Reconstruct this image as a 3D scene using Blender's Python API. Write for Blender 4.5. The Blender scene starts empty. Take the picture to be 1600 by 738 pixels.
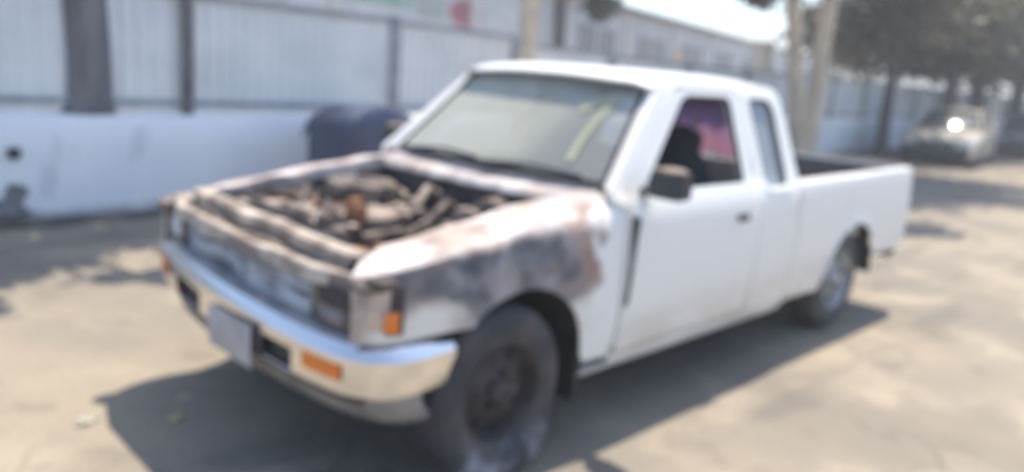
import bpy, bmesh, math, random
from mathutils import Vector, Matrix, geometry, noise
from mathutils.geometry import delaunay_2d_cdt
random.seed(7)
S = bpy.context.scene
COL = S.collection
PI = math.pi

# ------------------------------------------------------------------ camera
CAM = (-1.17107, -2.73089, 1.50337)
def make_camera():
    yaw, pitch, roll = math.radians(45.816), math.radians(-11.893), math.radians(4.2528)
    cy, sy, cp, sp = math.cos(yaw), math.sin(yaw), math.cos(pitch), math.sin(pitch)
    f = Vector((sy*cp, cy*cp, sp)); r = Vector((cy, -sy, 0)); u = r.cross(f)
    c, s = math.cos(roll), math.sin(roll)
    R, U = c*r + s*u, -s*r + c*u
    cd = bpy.data.cameras.new('camera'); co = bpy.data.objects.new('camera', cd); COL.objects.link(co)
    m = Matrix((R, U, -f)).transposed().to_4x4(); m.translation = Vector(CAM)
    co.matrix_world = m
    cd.sensor_width = 36; cd.lens = 36*1.23033/1.6
    cd.clip_start = 0.05; cd.clip_end = 2000
    cd.dof.use_dof = True; cd.dof.focus_distance = 0.5; cd.dof.aperture_fstop = FSTOP
    S.camera = co
FSTOP = 3.5
make_camera()

# ------------------------------------------------------------------ world, sun
SUNV = Vector((0.40, 0.13, 1.0)).normalized()       # towards the sun
w = bpy.data.worlds.new('World'); S.world = w; w.use_nodes = True
nt = w.node_tree; nt.nodes.clear()
sky = nt.nodes.new('ShaderNodeTexSky'); sky.sky_type = 'NISHITA'; sky.sun_disc = False
sky.sun_elevation = math.asin(SUNV.z); sky.sun_rotation = math.atan2(SUNV.x, SUNV.y)
sky.air_density = 1.0; sky.dust_density = 1.0; sky.ozone_density = 1.8
bg = nt.nodes.new('ShaderNodeBackground'); bg.inputs[1].default_value = 0.15
ow = nt.nodes.new('ShaderNodeOutputWorld')
nt.links.new(sky.outputs[0], bg.inputs[0]); nt.links.new(bg.outputs[0], ow.inputs[0])
sd = bpy.data.lights.new('sun', 'SUN'); sd.energy = 4.0; sd.angle = math.radians(0.5); sd.color = (1.0, 0.90, 0.76)
so = bpy.data.objects.new('sun', sd); COL.objects.link(so)
so.rotation_euler = (-SUNV).to_track_quat('-Z', 'Y').to_euler(); so.location = (0, 0, 20)
S.view_settings.view_transform = 'Standard'; S.view_settings.look = 'None'
S.view_settings.exposure = 0.98; S.view_settings.gamma = 1
S.render.engine = 'CYCLES'

# ------------------------------------------------------------------ materials
def mat(name, col, rough=.6, metal=0, col2=None, scale=4, detail=5, bump=0, bscale=None, spec=.5, thr=(.4, .6), coat=0):
    m = bpy.data.materials.new(name); m.use_nodes = True
    n = m.node_tree.nodes; l = m.node_tree.links; b = n['Principled BSDF']
    b.inputs['Roughness'].default_value = rough; b.inputs['Metallic'].default_value = metal
    b.inputs['Specular IOR Level'].default_value = spec; b.inputs['Coat Weight'].default_value = coat
    b.inputs['Base Color'].default_value = (*col, 1)
    if col2 or bump:
        tc = n.new('ShaderNodeTexCoord')
        nz = n.new('ShaderNodeTexNoise'); nz.inputs['Scale'].default_value = scale; nz.inputs['Detail'].default_value = detail
        l.new(tc.outputs['Object'], nz.inputs['Vector'])
        if col2:
            cr = n.new('ShaderNodeValToRGB'); cr.color_ramp.elements[0].position = thr[0]; cr.color_ramp.elements[1].position = thr[1]
            cr.color_ramp.elements[0].color = (*col, 1); cr.color_ramp.elements[1].color = (*col2, 1)
            l.new(nz.outputs['Fac'], cr.inputs[0]); l.new(cr.outputs[0], b.inputs['Base Color'])
        if bump:
            nb = n.new('ShaderNodeTexNoise'); nb.inputs['Scale'].default_value = bscale or scale*4; nb.inputs['Detail'].default_value = 4
            l.new(tc.outputs['Object'], nb.inputs['Vector'])
            bp = n.new('ShaderNodeBump'); bp.inputs['Strength'].default_value = bump; bp.inputs['Distance'].default_value = .02
            l.new(nb.outputs['Fac'], bp.inputs['Height']); l.new(bp.outputs[0], b.inputs['Normal'])
    return m

class NB:
    "small node helper"
    def __init__(s, name):
        s.m = bpy.data.materials.new(name); s.m.use_nodes = True
        s.n = s.m.node_tree.nodes; s.l = s.m.node_tree.links; s.b = s.n['Principled BSDF']
        s.tc = s.n.new('ShaderNodeTexCoord'); s.sx = s.n.new('ShaderNodeSeparateXYZ'); s.l.new(s.tc.outputs['Object'], s.sx.inputs[0])
    def noise(s, scale, detail=5, stretch=None, rough=.5):
        t = s.n.new('ShaderNodeTexNoise'); t.inputs['Scale'].default_value = scale; t.inputs['Detail'].default_value = detail; t.inputs['Roughness'].default_value = rough
        if stretch:
            mp = s.n.new('ShaderNodeMapping'); mp.inputs['Scale'].default_value = stretch
            s.l.new(s.tc.outputs['Object'], mp.inputs[0]); s.l.new(mp.outputs[0], t.inputs['Vector'])
        else: s.l.new(s.tc.outputs['Object'], t.inputs['Vector'])
        return t.outputs['Fac']
    def math(s, op, a, b=None, clamp=False):
        t = s.n.new('ShaderNodeMath'); t.operation = op; t.use_clamp = clamp
        for i, v in enumerate((a, b)):
            if v is None: continue
            if isinstance(v, (int, float)): t.inputs[i].default_value = v
            else: s.l.new(v, t.inputs[i])
        return t.outputs[0]
    def step(s, v, lo, hi):
        t = s.n.new('ShaderNodeMapRange'); t.interpolation_type = 'SMOOTHSTEP'
        s.l.new(v, t.inputs[0]); t.inputs[1].default_value = lo; t.inputs[2].default_value = hi
        return t.outputs[0]
    def mix(s, f, a, b):
        t = s.n.new('ShaderNodeMix'); t.data_type = 'RGBA'
        if isinstance(f, (int, float)): t.inputs[0].default_value = f
        else: s.l.new(f, t.inputs[0])
        for i, v in ((6, a), (7, b)):
            if isinstance(v, tuple): t.inputs[i].default_value = (*v, 1)
            else: s.l.new(v, t.inputs[i])
        return t.outputs[2]
    def bump(s, h, st=.3, d=.02):
        t = s.n.new('ShaderNodeBump'); t.inputs['Strength'].default_value = st; t.inputs['Distance'].default_value = d
        s.l.new(h, t.inputs['Height']); s.l.new(t.outputs[0], s.b.inputs['Normal'])
    def done(s, col, rough=.6, metal=0, spec=.5, coat=0):
        s.l.new(col, s.b.inputs['Base Color'])
        if isinstance(rough, (int, float)): s.b.inputs['Roughness'].default_value = rough
        else: s.l.new(rough, s.b.inputs['Roughness'])
        s.b.inputs['Metallic'].default_value = metal; s.b.inputs['Specular IOR Level'].default_value = spec
        s.b.inputs['Coat Weight'].default_value = coat
        return s.m

def white_paint():
    k = NB('white_paint')
    z = k.sx.outputs[2]
    low = k.math('SUBTRACT', 1, k.step(z, .33, .62))
    d = k.math('MULTIPLY', low, k.step(k.noise(3, 6, (1, 1, 3)), .3, .7))
    c = k.mix(k.math('MULTIPLY', d, .7), (.79, .785, .755), (.52, .47, .39))
    c = k.mix(k.math('MULTIPLY', k.step(k.noise(1.6, 6), .5, .8), .25), c, (.62, .60, .55))
    return k.done(c, .32, coat=.25)
def burnt_paint():
    k = NB('burnt_paint')
    x, y, z = k.sx.outputs
    ay = k.math('ABSOLUTE', y)
    base = k.mix(k.step(k.noise(5, 6), .38, .62), (.64, .59, .56), (.42, .34, .29))
    base = k.mix(k.math('MULTIPLY', k.step(k.noise(7, 7), .49, .63), .75), base, (.24, .19, .17))
    base = k.mix(k.math('MULTIPLY', k.step(x, .70, 1.0), k.math('MULTIPLY', k.step(k.noise(4, 6), .42, .60), .75)), base, (.33, .30, .31))
    nz = k.noise(6, 7)
    zz = k.math('ADD', z, k.math('MULTIPLY', k.math('SUBTRACT', nz, .5), .11))
    slope = k.math('SUBTRACT', zz, k.math('MULTIPLY', x, .075))
    side = k.step(ay, .745, .79)
    band = k.math('MULTIPLY', k.step(k.math('ADD', slope, k.math('MULTIPLY', k.step(x, .45, .80), .20)), .675, .73), k.math('SUBTRACT', 1, k.step(slope, .815, .86)))
    band = k.math('MULTIPLY', band, side)
    band = k.math('MULTIPLY', band, k.math('SUBTRACT', 1, k.step(k.math('ADD', x, k.math('MULTIPLY', nz, .3)), 1.22, 1.50)))
    band = k.math('MULTIPLY', band, k.math('ADD', .80, k.math('MULTIPLY', k.step(k.noise(3.2, 6, (1.6, 1, .7)), .35, .6), .20)))
    soot = k.mix(k.step(k.noise(6, 7), .44, .68), (.075, .08, .10), (.30, .29, .31))
    soot = k.mix(k.math('MULTIPLY', k.step(k.noise(11, 6), .52, .66), .6), soot, (.26, .19, .15))
    c = k.mix(band, base, soot)
    # rusty scorched rear edge, clean white paint at the very rear
    xx = k.math('ADD', x, k.math('MULTIPLY', k.math('SUBTRACT', k.noise(6, 5), .5), .55))
    ru = k.math('MULTIPLY', k.step(xx, 1.12, 1.2), k.math('SUBTRACT', 1, k.step(xx, 1.25, 1.33)))
    ru = k.math('MULTIPLY', ru, k.step(z, .62, .75))
    ru = k.math('MULTIPLY', ru, side)
    c = k.mix(k.math('MULTIPLY', ru, .7), c, (.34, .20, .15))
    # unburnt lower corners
    wl = k.math('MAXIMUM', k.math('SUBTRACT', 1, k.step(slope, .52, .57)), k.math('MULTIPLY', k.math('SUBTRACT', 1, k.step(slope, .65, .70)), k.math('SUBTRACT', 1, k.step(x, .48, .62))))
    wr = k.math('MULTIPLY', k.step(xx, 1.27, 1.34), side)
    c = k.mix(k.math('MULTIPLY', wl, side), c, (.70, .68, .63))
    c = k.mix(wr, c, (.79, .785, .755))
    k.bump(k.noise(14, 6), .5, .01)
    return k.done(c, .62, spec=.3)

M = {}
M['white'] = white_paint()
M['burnt'] = burnt_paint()
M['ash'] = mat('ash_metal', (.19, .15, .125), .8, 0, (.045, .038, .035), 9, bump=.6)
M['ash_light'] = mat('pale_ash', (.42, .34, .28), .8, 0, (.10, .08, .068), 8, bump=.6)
M['tan_steel'] = mat('scorched_tan_steel', (.52, .45, .37), .65, 0, (.20, .16, .13), 7, bump=.4)
M['soot'] = mat('soot', (.025, .026, .03), .85, 0, (.08, .07, .065), 7, bump=.5)
M['rust'] = mat('rust', (.30, .13, .06), .85, 0, (.13, .07, .05), 10, bump=.5)
M['grille'] = mat('scorched_grille', (.50, .53, .57), .5, 0, (.28, .29, .32), 7, bump=.4)
M['grille_back'] = mat('scorched_grille_back', (.07, .08, .10), .8, 0, (.20, .20, .22), 5)
M['black_plastic'] = mat('black_plastic', (.03, .032, .036), .55)
M['tyre'] = mat('tyre_rubber', (.045, .047, .052), .8, 0, (.075, .07, .066), 8, bump=.3)
def burnt_tyre_mat():
    k = NB('burnt_tyre_rubber')
    z = k.math('ADD', k.sx.outputs[2], k.math('MULTIPLY', k.math('SUBTRACT', k.noise(7, 6), .5), .30))
    c = k.mix(k.step(k.noise(5, 6), .4, .65), (.032, .034, .04), (.08, .07, .065))
    e = k.math('MULTIPLY', k.math('SUBTRACT', 1, k.step(z, -.30, -.17)), k.step(k.noise(4, 4), .38, .55))
    c = k.mix(k.math('MULTIPLY', e, .8), c, (.36, .38, .44))  # pale bluish patches towards the bottom
    k.bump(k.noise(20, 5), .5, .01)
    return k.done(c, .8)
M['burnt_tyre'] = burnt_tyre_mat()
M['rim_burnt'] = mat('burnt_rim', (.075, .062, .06), .75, .2, (.04, .034, .034), 9, bump=.4)
M['rim'] = mat('silver_rim', (.46, .47, .48), .5, .25, (.30, .30, .30), 8)
M['chrome'] = mat('chrome', (.80, .78, .75), .22, 1.0)
M['rubber'] = mat('black_rubber', (.02, .02, .022), .6)
M['pad'] = mat('grey_bumper_pad', (.17, .19, .22), .45, 0, (.27, .29, .32), 6)
M['orange'] = mat('orange_lens', (.75, .20, .02), .3)
M['lens'] = mat('scorched_lens', (.56, .44, .36), .5, 0, (.30, .24, .22), 12)
M['plate'] = mat('plate_paint', (.48, .46, .47), .6, 0, (.34, .33, .34), 6)
M['seat'] = mat('dark_seat', (.03, .033, .045), .9)
M['door_trim'] = mat('door_trim', (.16, .20, .26), .7)
M['dash'] = mat('dashboard', (.05, .05, .055), .8)
M['cloth'] = mat('purple_cloth', (.50, .16, .34), .8, 0, (.28, .13, .36), 3.5, thr=(.35, .6))
M['underbody'] = mat('underbody', (.03, .03, .032), .9)
M['dark_bed'] = mat('dark_bed', (.05, .05, .055), .8, 0, (.09, .085, .08), 5)
M['chalk'] = mat('yellow_marker', (.36, .37, .26), .8)
M['concrete_wall'] = None
def glass(name, tint, film_col, film_lo, film_hi, dfun=None, rough=.06):
    k = NB(name); n, l = k.n, k.l
    n.remove(k.b)
    out = [q for q in n if q.type == 'OUTPUT_MATERIAL'][0]
    tr = n.new('ShaderNodeBsdfTransparent'); tr.inputs[0].default_value = (*tint, 1)
    gl = n.new('ShaderNodeBsdfGlossy'); gl.inputs['Roughness'].default_value = rough
    lw = n.new('ShaderNodeLayerWeight'); lw.inputs[0].default_value = .5
    p5 = k.math('POWER', lw.outputs['Facing'], 5); fr = k.math('ADD', k.math('MULTIPLY', p5, .80), .17)
    m1 = n.new('ShaderNodeMixShader'); l.new(fr, m1.inputs[0]); l.new(tr.outputs[0], m1.inputs[1]); l.new(gl.outputs[0], m1.inputs[2])
    df = n.new('ShaderNodeBsdfDiffuse')
    if isinstance(film_col, tuple): df.inputs[0].default_value = (*film_col, 1)
    m2 = n.new('ShaderNodeMixShader')
    f = dfun(k, df) if dfun else k.step(k.noise(4, 5), 0, 1)
    t = n.new('ShaderNodeMapRange'); l.new(f, t.inputs[0]); t.inputs[3].default_value = film_lo; t.inputs[4].default_value = film_hi
    l.new(t.outputs[0], m2.inputs[0]); l.new(m1.outputs[0], m2.inputs[1]); l.new(df.outputs[0], m2.inputs[2])
    l.new(m2.outputs[0], out.inputs[0])
    return k.m
def ws_dust_sheen(k, df):
    y = k.sx.outputs[1]; x = k.sx.outputs[0]
    yy = k.math('ADD', y, k.math('MULTIPLY', k.math('SUBTRACT', k.noise(2.2, 4), .5), .35))
    f = k.step(yy, -.52, .12)  # dust film thickened to one side, also painting in a pale reflection
    st = k.step(k.noise(2.5, 4, (.4, 2.2, .4)), .42, .6)
    f = k.math('MULTIPLY', f, k.math('ADD', .72, k.math('MULTIPLY', st, .28)))
    return f
M['windshield'] = glass('dust_sheen_windshield', (.50, .60, .66), (.45, .455, .40), .40, .90, ws_dust_sheen, .08)
M['side_glass'] = glass('dust_sheen_side_glass', (.25, .30, .34), (.42, .46, .50), .5, .7, None, .1)  # pale blue film: dust plus a reflection put into the colour
M['clear_glass'] = glass('rear_glass', (.85, .88, .88), (.4, .4, .38), .03, .12, None, .05)
M['car_glass'] = mat('car_glass', (.10, .11, .11), .13, 0)

# ------------------------------------------------------------------ mesh helpers
def tag(o, label=None, cat=None, group=None, kind=None):
    if label: o['label'] = label
    if cat: o['category'] = cat
    if group: o['group'] = group
    if kind: o['kind'] = kind
    return o
def empty(name, loc=(0, 0, 0), rz=0, label=None, cat=None, group=None):
    o = bpy.data.objects.new(name, None); COL.objects.link(o); o.location = loc; o.rotation_euler = (0, 0, rz)
    return tag(o, label, cat, group)
def fin(name, verts, faces, m, parent=None, smooth=True, solid=0, split=35, bevel=0, off=0):
    me = bpy.data.meshes.new(name); me.from_pydata([tuple(v) for v in verts], [], faces); me.update()
    bm = bmesh.new(); bm.from_mesh(me); bmesh.ops.recalc_face_normals(bm, faces=bm.faces); bm.to_mesh(me); bm.free()
    if smooth: me.polygons.foreach_set('use_smooth', [True]*len(me.polygons))
    o = bpy.data.objects.new(name, me); COL.objects.link(o); me.materials.append(m)
    if parent: o.parent = parent
    if solid:
        s = o.modifiers.new('solid', 'SOLIDIFY'); s.thickness = solid; s.offset = off
    if bevel:
        b = o.modifiers.new('bevel', 'BEVEL'); b.width = bevel; b.segments = 2; b.limit_method = 'ANGLE'; b.angle_limit = math.radians(40)
    if smooth and split:
        e = o.modifiers.new('split', 'EDGE_SPLIT'); e.split_angle = math.radians(split)
    return o
class MB:
    def __init__(s): s.v = []; s.f = []
    def add(s, v, f):
        k = len(s.v); s.v += [tuple(q) for q in v]; s.f += [tuple(i+k for i in q) for q in f]; return s
    def box(s, x0, x1, y0, y1, z0, z1, T=None):
        v = [(x, y, z) for x in (x0, x1) for y in (y0, y1) for z in (z0, z1)]
        if T: v = [T @ Vector(q) for q in v]
        return s.add(v, [(0, 1, 3, 2), (4, 6, 7, 5), (0, 4, 5, 1), (2, 3, 7, 6), (0, 2, 6, 4), (1, 5, 7, 3)])
    def tube(s, pts, rad, n=8, cap=True):
        pts = [Vector(p) for p in pts]; rr = rad if isinstance(rad, (list, tuple)) else [rad]*len(pts)
        rings = []; up = Vector((0.13, .21, 1)).normalized()
        for i, p in enumerate(pts):
            d = (pts[min(i+1, len(pts)-1)] - pts[max(i-1, 0)]).normalized()
            a = d.cross(up)
            if a.length < .1: a = d.cross(Vector((1, 0, 0)))
            a.normalize(); b = d.cross(a)
            rings.append([p + (a*math.cos(2*PI*j/n) + b*math.sin(2*PI*j/n))*rr[i] for j in range(n)])
        v = [q for r in rings for q in r]; f = []
        for i in range(len(rings)-1):
            for j in range(n): f.append((i*n+j, i*n+(j+1) % n, (i+1)*n+(j+1) % n, (i+1)*n+j))
        if cap: f.append(tuple(range(n))[::-1]); f.append(tuple(range((len(rings)-1)*n, len(rings)*n)))
        return s.add(v, f)
    def lathe(s, prof, n=32, axis='y', c=(0, 0, 0)):
        # prof (r, a): a along the axis
        v = []; f = []
        for r, a in prof:
            for j in range(n):
                t = 2*PI*j/n; p, q = r*math.cos(t), r*math.sin(t)
                v.append({'y': (c[0]+p, c[1]+a, c[2]+q), 'z': (c[0]+p, c[1]+q, c[2]+a), 'x': (c[0]+a, c[1]+p, c[2]+q)}[axis])
        for i in range(len(prof)-1):
            for j in range(n): f.append((i*n+j, i*n+(j+1) % n, (i+1)*n+(j+1) % n, (i+1)*n+j))
        f.append(tuple(range(n))[::-1]); f.append(tuple(range((len(prof)-1)*n, len(prof)*n)))
        return s.add(v, f)
    def blob(s, c, r, seed=0, amp=.25, sub=3, fr=2.0):
        bm = bmesh.new(); bmesh.ops.create_icosphere(bm, subdivisions=sub, radius=1)
        for v in bm.verts:
            k = 1 + amp*noise.noise(v.co*fr + Vector((seed*7.3, seed*3.1, seed)))*2
            v.co = Vector((v.co.x*r[0]*k + c[0], v.co.y*r[1]*k + c[1], v.co.z*r[2]*k + c[2]))
        bm.verts.ensure_lookup_table()
        s.add([v.co[:] for v in bm.verts], [tuple(v.index for v in f.verts) for f in bm.faces]); bm.free(); return s
    def build(s, name, m, parent=None, **k): return fin(name, s.v, s.f, m, parent, **k)
def loft(rows):
    n = len(rows[0]); v = [p for r in rows for p in r]; f = []
    for i in range(len(rows)-1):
        for j in range(n-1): f.append((i*n+j, i*n+j+1, (i+1)*n+j+1, (i+1)*n+j))
    return v, f
def interp(x, xs, ys):
    if x <= xs[0]: return ys[0]
    for i in range(1, len(xs)):
        if x <= xs[i]:
            t = (x-xs[i-1])/(xs[i]-xs[i-1]); return ys[i-1] + t*(ys[i]-ys[i-1])
    return ys[-1]
def rnd(poly, r, n=5):
    out = []; N = len(poly)
    rr = r if isinstance(r, (list, tuple)) else [r]*N
    for i in range(N):
        p = Vector(poly[i]); a = Vector(poly[i-1])-p; b = Vector(poly[(i+1) % N])-p
        d = min(rr[i], a.length*.45, b.length*.45)
        if d < 1e-4: out.append(tuple(p)); continue
        A, B = p+a.normalized()*d, p+b.normalized()*d
        for k in range(n+1):
            t = k/n; q = A*(1-t)**2 + p*2*t*(1-t) + B*t*t; out.append(tuple(q))
    return out
def inside(p, poly):
    c = False; x, y = p
    for i in range(len(poly)):
        x1, y1 = poly[i]; x2, y2 = poly[i-1]
        if (y1 > y) != (y2 > y) and x < (x2-x1)*(y-y1)/(y2-y1)+x1: c = not c
    return c
def sheet(outline, holes, fn, step=.06):
    "triangulated 2D region (x,z) with holes, lifted by fn(x,z) -> 3D point"
    pts = []; edges = []
    for lp in [outline]+holes:
        k = len(pts); pts += [Vector(p) for p in lp]; edges += [(k+i, k+(i+1) % len(lp)) for i in range(len(lp))]
    x0, x1 = min(p[0] for p in outline), max(p[0] for p in outline); z0, z1 = min(p[1] for p in outline), max(p[1] for p in outline)
    nx, nz = int((x1-x0)/step)+1, int((z1-z0)/step)+1
    for i in range(nx):
        for j in range(nz):
            q = (x0+(i+.5+.5*(j % 2))*step, z0+(j+.5)*step)
            if inside(q, outline) and not any(inside(q, h) for h in holes):
                if min((Vector(q)-p).length for p in pts[:len(edges)]) > step*.4: pts.append(Vector(q))
    vs, _, fs, *_r = delaunay_2d_cdt(pts, edges, [], 0, 1e-5)
    F = []
    for f in fs:
        c = sum((vs[i] for i in f), Vector((0, 0)))/len(f)
        if inside(c, outline) and not any(inside(c, h) for h in holes): F.append(tuple(f))
    return [fn(v[0], v[1]) for v in vs], F

# ------------------------------------------------------------------ setting: ground
def ground_mat():
    k = NB('dusty_asphalt')
    a = k.mix(k.step(k.noise(.55, 6), .38, .62), (.305, .26, .195), (.21, .185, .15))
    a = k.mix(k.math('MULTIPLY', k.step(k.noise(1.7, 7), .5, .68), .75), a, (.39, .335, .25))
    a = k.mix(k.math('MULTIPLY', k.step(k.noise(3.4, 7), .54, .66), .65), a, (.18, .155, .125))
    a = k.mix(k.math('MULTIPLY', k.step(k.noise(60, 3), .45, .7), .4), a, (.13, .12, .11))
    a = k.mix(k.math('MULTIPLY', k.step(k.noise(.9, 6, (.5, 2.4, 1)), .56, .68), .5), a, (.12, .11, .10))
    # cracks
    vo = k.n.new('ShaderNodeTexVoronoi'); vo.feature = 'DISTANCE_TO_EDGE'; vo.inputs['Scale'].default_value = .55
    wn = k.n.new('ShaderNodeTexNoise'); wn.inputs['Scale'].default_value = 1.5; wn.inputs['Detail'].default_value = 6; k.l.new(k.tc.outputs['Object'], wn.inputs['Vector'])
    va = k.n.new('ShaderNodeVectorMath'); va.operation = 'ADD'; k.l.new(k.tc.outputs['Object'], va.inputs[0]); k.l.new(wn.outputs['Color'], va.inputs[1]); k.l.new(va.outputs[0], vo.inputs['Vector'])
    ck = k.math('MULTIPLY', k.math('SUBTRACT', 1, k.step(vo.outputs['Distance'], .004, .014)), k.step(k.noise(.7, 3), .45, .6))
    a = k.mix(k.math('MULTIPLY', ck, .35), a, (.07, .065, .06))
    k.bump(k.noise(45, 5), .6, .012)
    return k.done(a, .85, spec=.3)
M['ground'] = ground_mat()
def grid_sheet(x0, x1, y0, y1, nx, ny, zf):
    rows = [[(x0+(x1-x0)*i/nx, y0+(y1-y0)*j/ny, zf(x0+(x1-x0)*i/nx, y0+(y1-y0)*j/ny)) for j in range(ny+1)] for i in range(nx+1)]
    return loft(rows)
v, f = grid_sheet(-149, 299, -149, 249, 20, 20, lambda x, y: 0)
tag(fin('ground', v, f, M['ground'], smooth=False), kind='structure')

# thin bright air: one closed box round everything
hm = bpy.data.materials.new('haze'); hm.use_nodes = True; hm.node_tree.nodes.clear()
pv = hm.node_tree.nodes.new('ShaderNodeVolumePrincipled'); pv.inputs['Density'].default_value = .0055; pv.inputs['Color'].default_value = (.93, .96, 1, 1); pv.inputs['Anisotropy'].default_value = .2
oo = hm.node_tree.nodes.new('ShaderNodeOutputMaterial'); hm.node_tree.links.new(pv.outputs[0], oo.inputs['Volume'])
HX = (-150, 300, -150, 250, -1, 13)
hv = [(x, y, z) for x in HX[:2] for y in HX[2:4] for z in HX[4:]]
tag(fin('haze', hv, [(0, 1, 3, 2), (4, 6, 7, 5), (0, 4, 5, 1), (2, 3, 7, 6), (0, 2, 6, 4), (1, 5, 7, 3)], hm, smooth=False), kind='stuff')

# fence line: wall front face y as a function of x
FX = [-9, 0.4, 2.0, 4.2, 7.0, 13, 20, 34, 60]; FY = [4.55, 4.52, 4.50, 4.60, 4.85, 5.2, 5.65, 6.4, 7.8]
def fy(x): return interp(x, FX, FY)
def soilm():
    k = NB('dark_soil'); a = k.mix(k.step(k.noise(3, 6), .4, .62), (.055, .05, .045), (.18, .15, .12)); k.bump(k.noise(30, 5), .8, .03)
    return k.done(a, .95)
M['soil'] = soilm()
xs = [-9+.5*i for i in range(139)]
rows = [[(x, fy(x)-.02, .022), (x, fy(x)-.20-.14*noise.noise(Vector((x*.9, 3, 0))), .018), (x, fy(x)-.30-.22*noise.noise(Vector((x*.9, 3, 0))), .004)] for x in xs]
v, f = loft(rows); tag(fin('verge', v, f, M['soil']), kind='structure')
# ground behind the wall
rows = [[(x, fy(x)+.16, .60), (x, fy(x)+9, .60)] for x in xs]
v, f = loft(rows); tag(fin('raised_yard', v, f, M['ground']), kind='structure')

# low whitewashed wall
def whitewash():
    k = NB('whitewashed_wall')
    z = k.sx.outputs[2]
    c = k.mix(k.step(k.noise(1.3, 6), .4, .7), (.88, .90, .92), (.80, .84, .88))
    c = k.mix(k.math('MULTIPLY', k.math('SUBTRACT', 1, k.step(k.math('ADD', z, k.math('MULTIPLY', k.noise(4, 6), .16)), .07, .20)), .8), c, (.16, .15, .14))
    c = k.mix(k.math('MULTIPLY', k.step(k.noise(2.2, 6, (1, 1, .4)), .62, .72), .35), c, (.42, .43, .45))
    k.bump(k.noise(16, 5), .5, .02)
    return k.done(c, .85)
M['whitewash'] = whitewash()
wall = empty('low_wall', (0, 4.5, 0), 0, 'long low whitewashed wall under the metal sheet fence', 'wall')
rows = []
for x in xs:
    y = fy(x); t = .87 + .012*noise.noise(Vector((x*1.7, 0, 0)))
    rows.append([(x, y-4.5+.005*noise.noise(Vector((x, z*3, 1))), z) for z in (0, .2, .4, .6, t-.03)] + [(x, y+.02-4.5, t), (x, y+.30-4.5, t+.01), (x, y+.32-4.5, .5)])
v, f = loft(rows); fin('wall_body', v, f, M['whitewash'], wall, split=50)
dp = MB(); dp.lathe([(.045, 0), (.052, 0), (.052, .03), (.045, .03)], 20, 'y', (.50, fy(.5)-.028-4.5, .56)); dp.build('drain_pipe', M['black_plastic'], wall)
dp = MB(); dp.lathe([(.044, 0), (.044, .01)], 20, 'y', (.50, fy(.5)-.01-4.5, .56)); dp.build('drain_opening', M['rubber'], wall)
mb = MB(); mb.blob((.50, fy(.5)-.01-4.5, .24), (.075, .02, .07), 3, .4); mb.blob((.40, fy(.5)-.02-4.5, .10), (.16, .05, .09), 5, .4)
mb.build('broken_patch', mat('bare_grey_mortar', (.26, .26, .28), .95, 0, (.14, .14, .14), 12, bump=.6), wall)

# metal sheet fence on the wall
M['sheet'] = mat('painted_sheet', (.80, .81, .80), .55, .0, (.70, .72, .72), 1.4, bump=0)
M['post'] = mat('dark_post', (.10, .10, .115), .7, 0, (.16, .15, .15), 8)
M['rail'] = mat('grey_rail', (.24, .27, .30), .6, 0, (.34, .36, .38), 6)
fence = empty('sheet_fence', (0, 4.65, 0), 0, 'pale corrugated metal sheet fence with dark posts on the low white wall', 'fence')
posts = [-8.2, -5.7, -3.2, -.65, 1.94, 4.37, 6.5, 8.8, 11.2, 13.6, 16, 18.4, 20.8, 23.2, 25.6, 28, 30.4, 33, 36, 39, 42, 46, 50, 54, 58]
def ftop(x): return interp(x, [-9, 2, 4.2, 6.4, 10, 20], [1.95, 1.95, 1.94, 1.84, 1.80, 1.88])
for i, (a, b) in enumerate(zip(posts, posts[1:])):
    r = []; x = a+.03; k = 0
    while x < b-.03:
        for dx, dy in ((0, 0), (.055, 0), (.07, -.022), (.10, -.022), (.115, 0)):
            if x+dx < b-.03: r.append([(x+dx, fy(x+dx)+.17+dy-4.65, .90), (x+dx, fy(x+dx)+.17+dy-4.65, ftop(x)-.02)])
        x += .13
    v, f = loft(r); fin('sheet_panel', v, f, M['sheet'], fence, smooth=False)
    for z, h in ((.955, .05), (ftop(a)-.03, .06)):
        mb = MB(); n = 4
        rr = []
        for j in range(n+1):
            x = a+(b-a)*j/n; y = fy(x)+.12-4.65
            rr.append([(x, y, z), (x, y, z+h), (x, y+.035, z+h), (x, y+.035, z), (x, y, z)])
        v, f = loft(rr); mb.add(v, f); mb.build('rail', M['rail'], fence, smooth=False)
for a in posts:
    mb = MB(); w_ = .045 if a < 3 else .05
    mb.box(a-w_, a+w_, fy(a)+.06-4.65, fy(a)+.14-4.65, .86, ftop(a)+.06 if a > 3 else ftop(a)+.5)
    mb.build('post', M['post'] if a < 3 else M['rail'], fence, smooth=False, bevel=.006)

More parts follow.
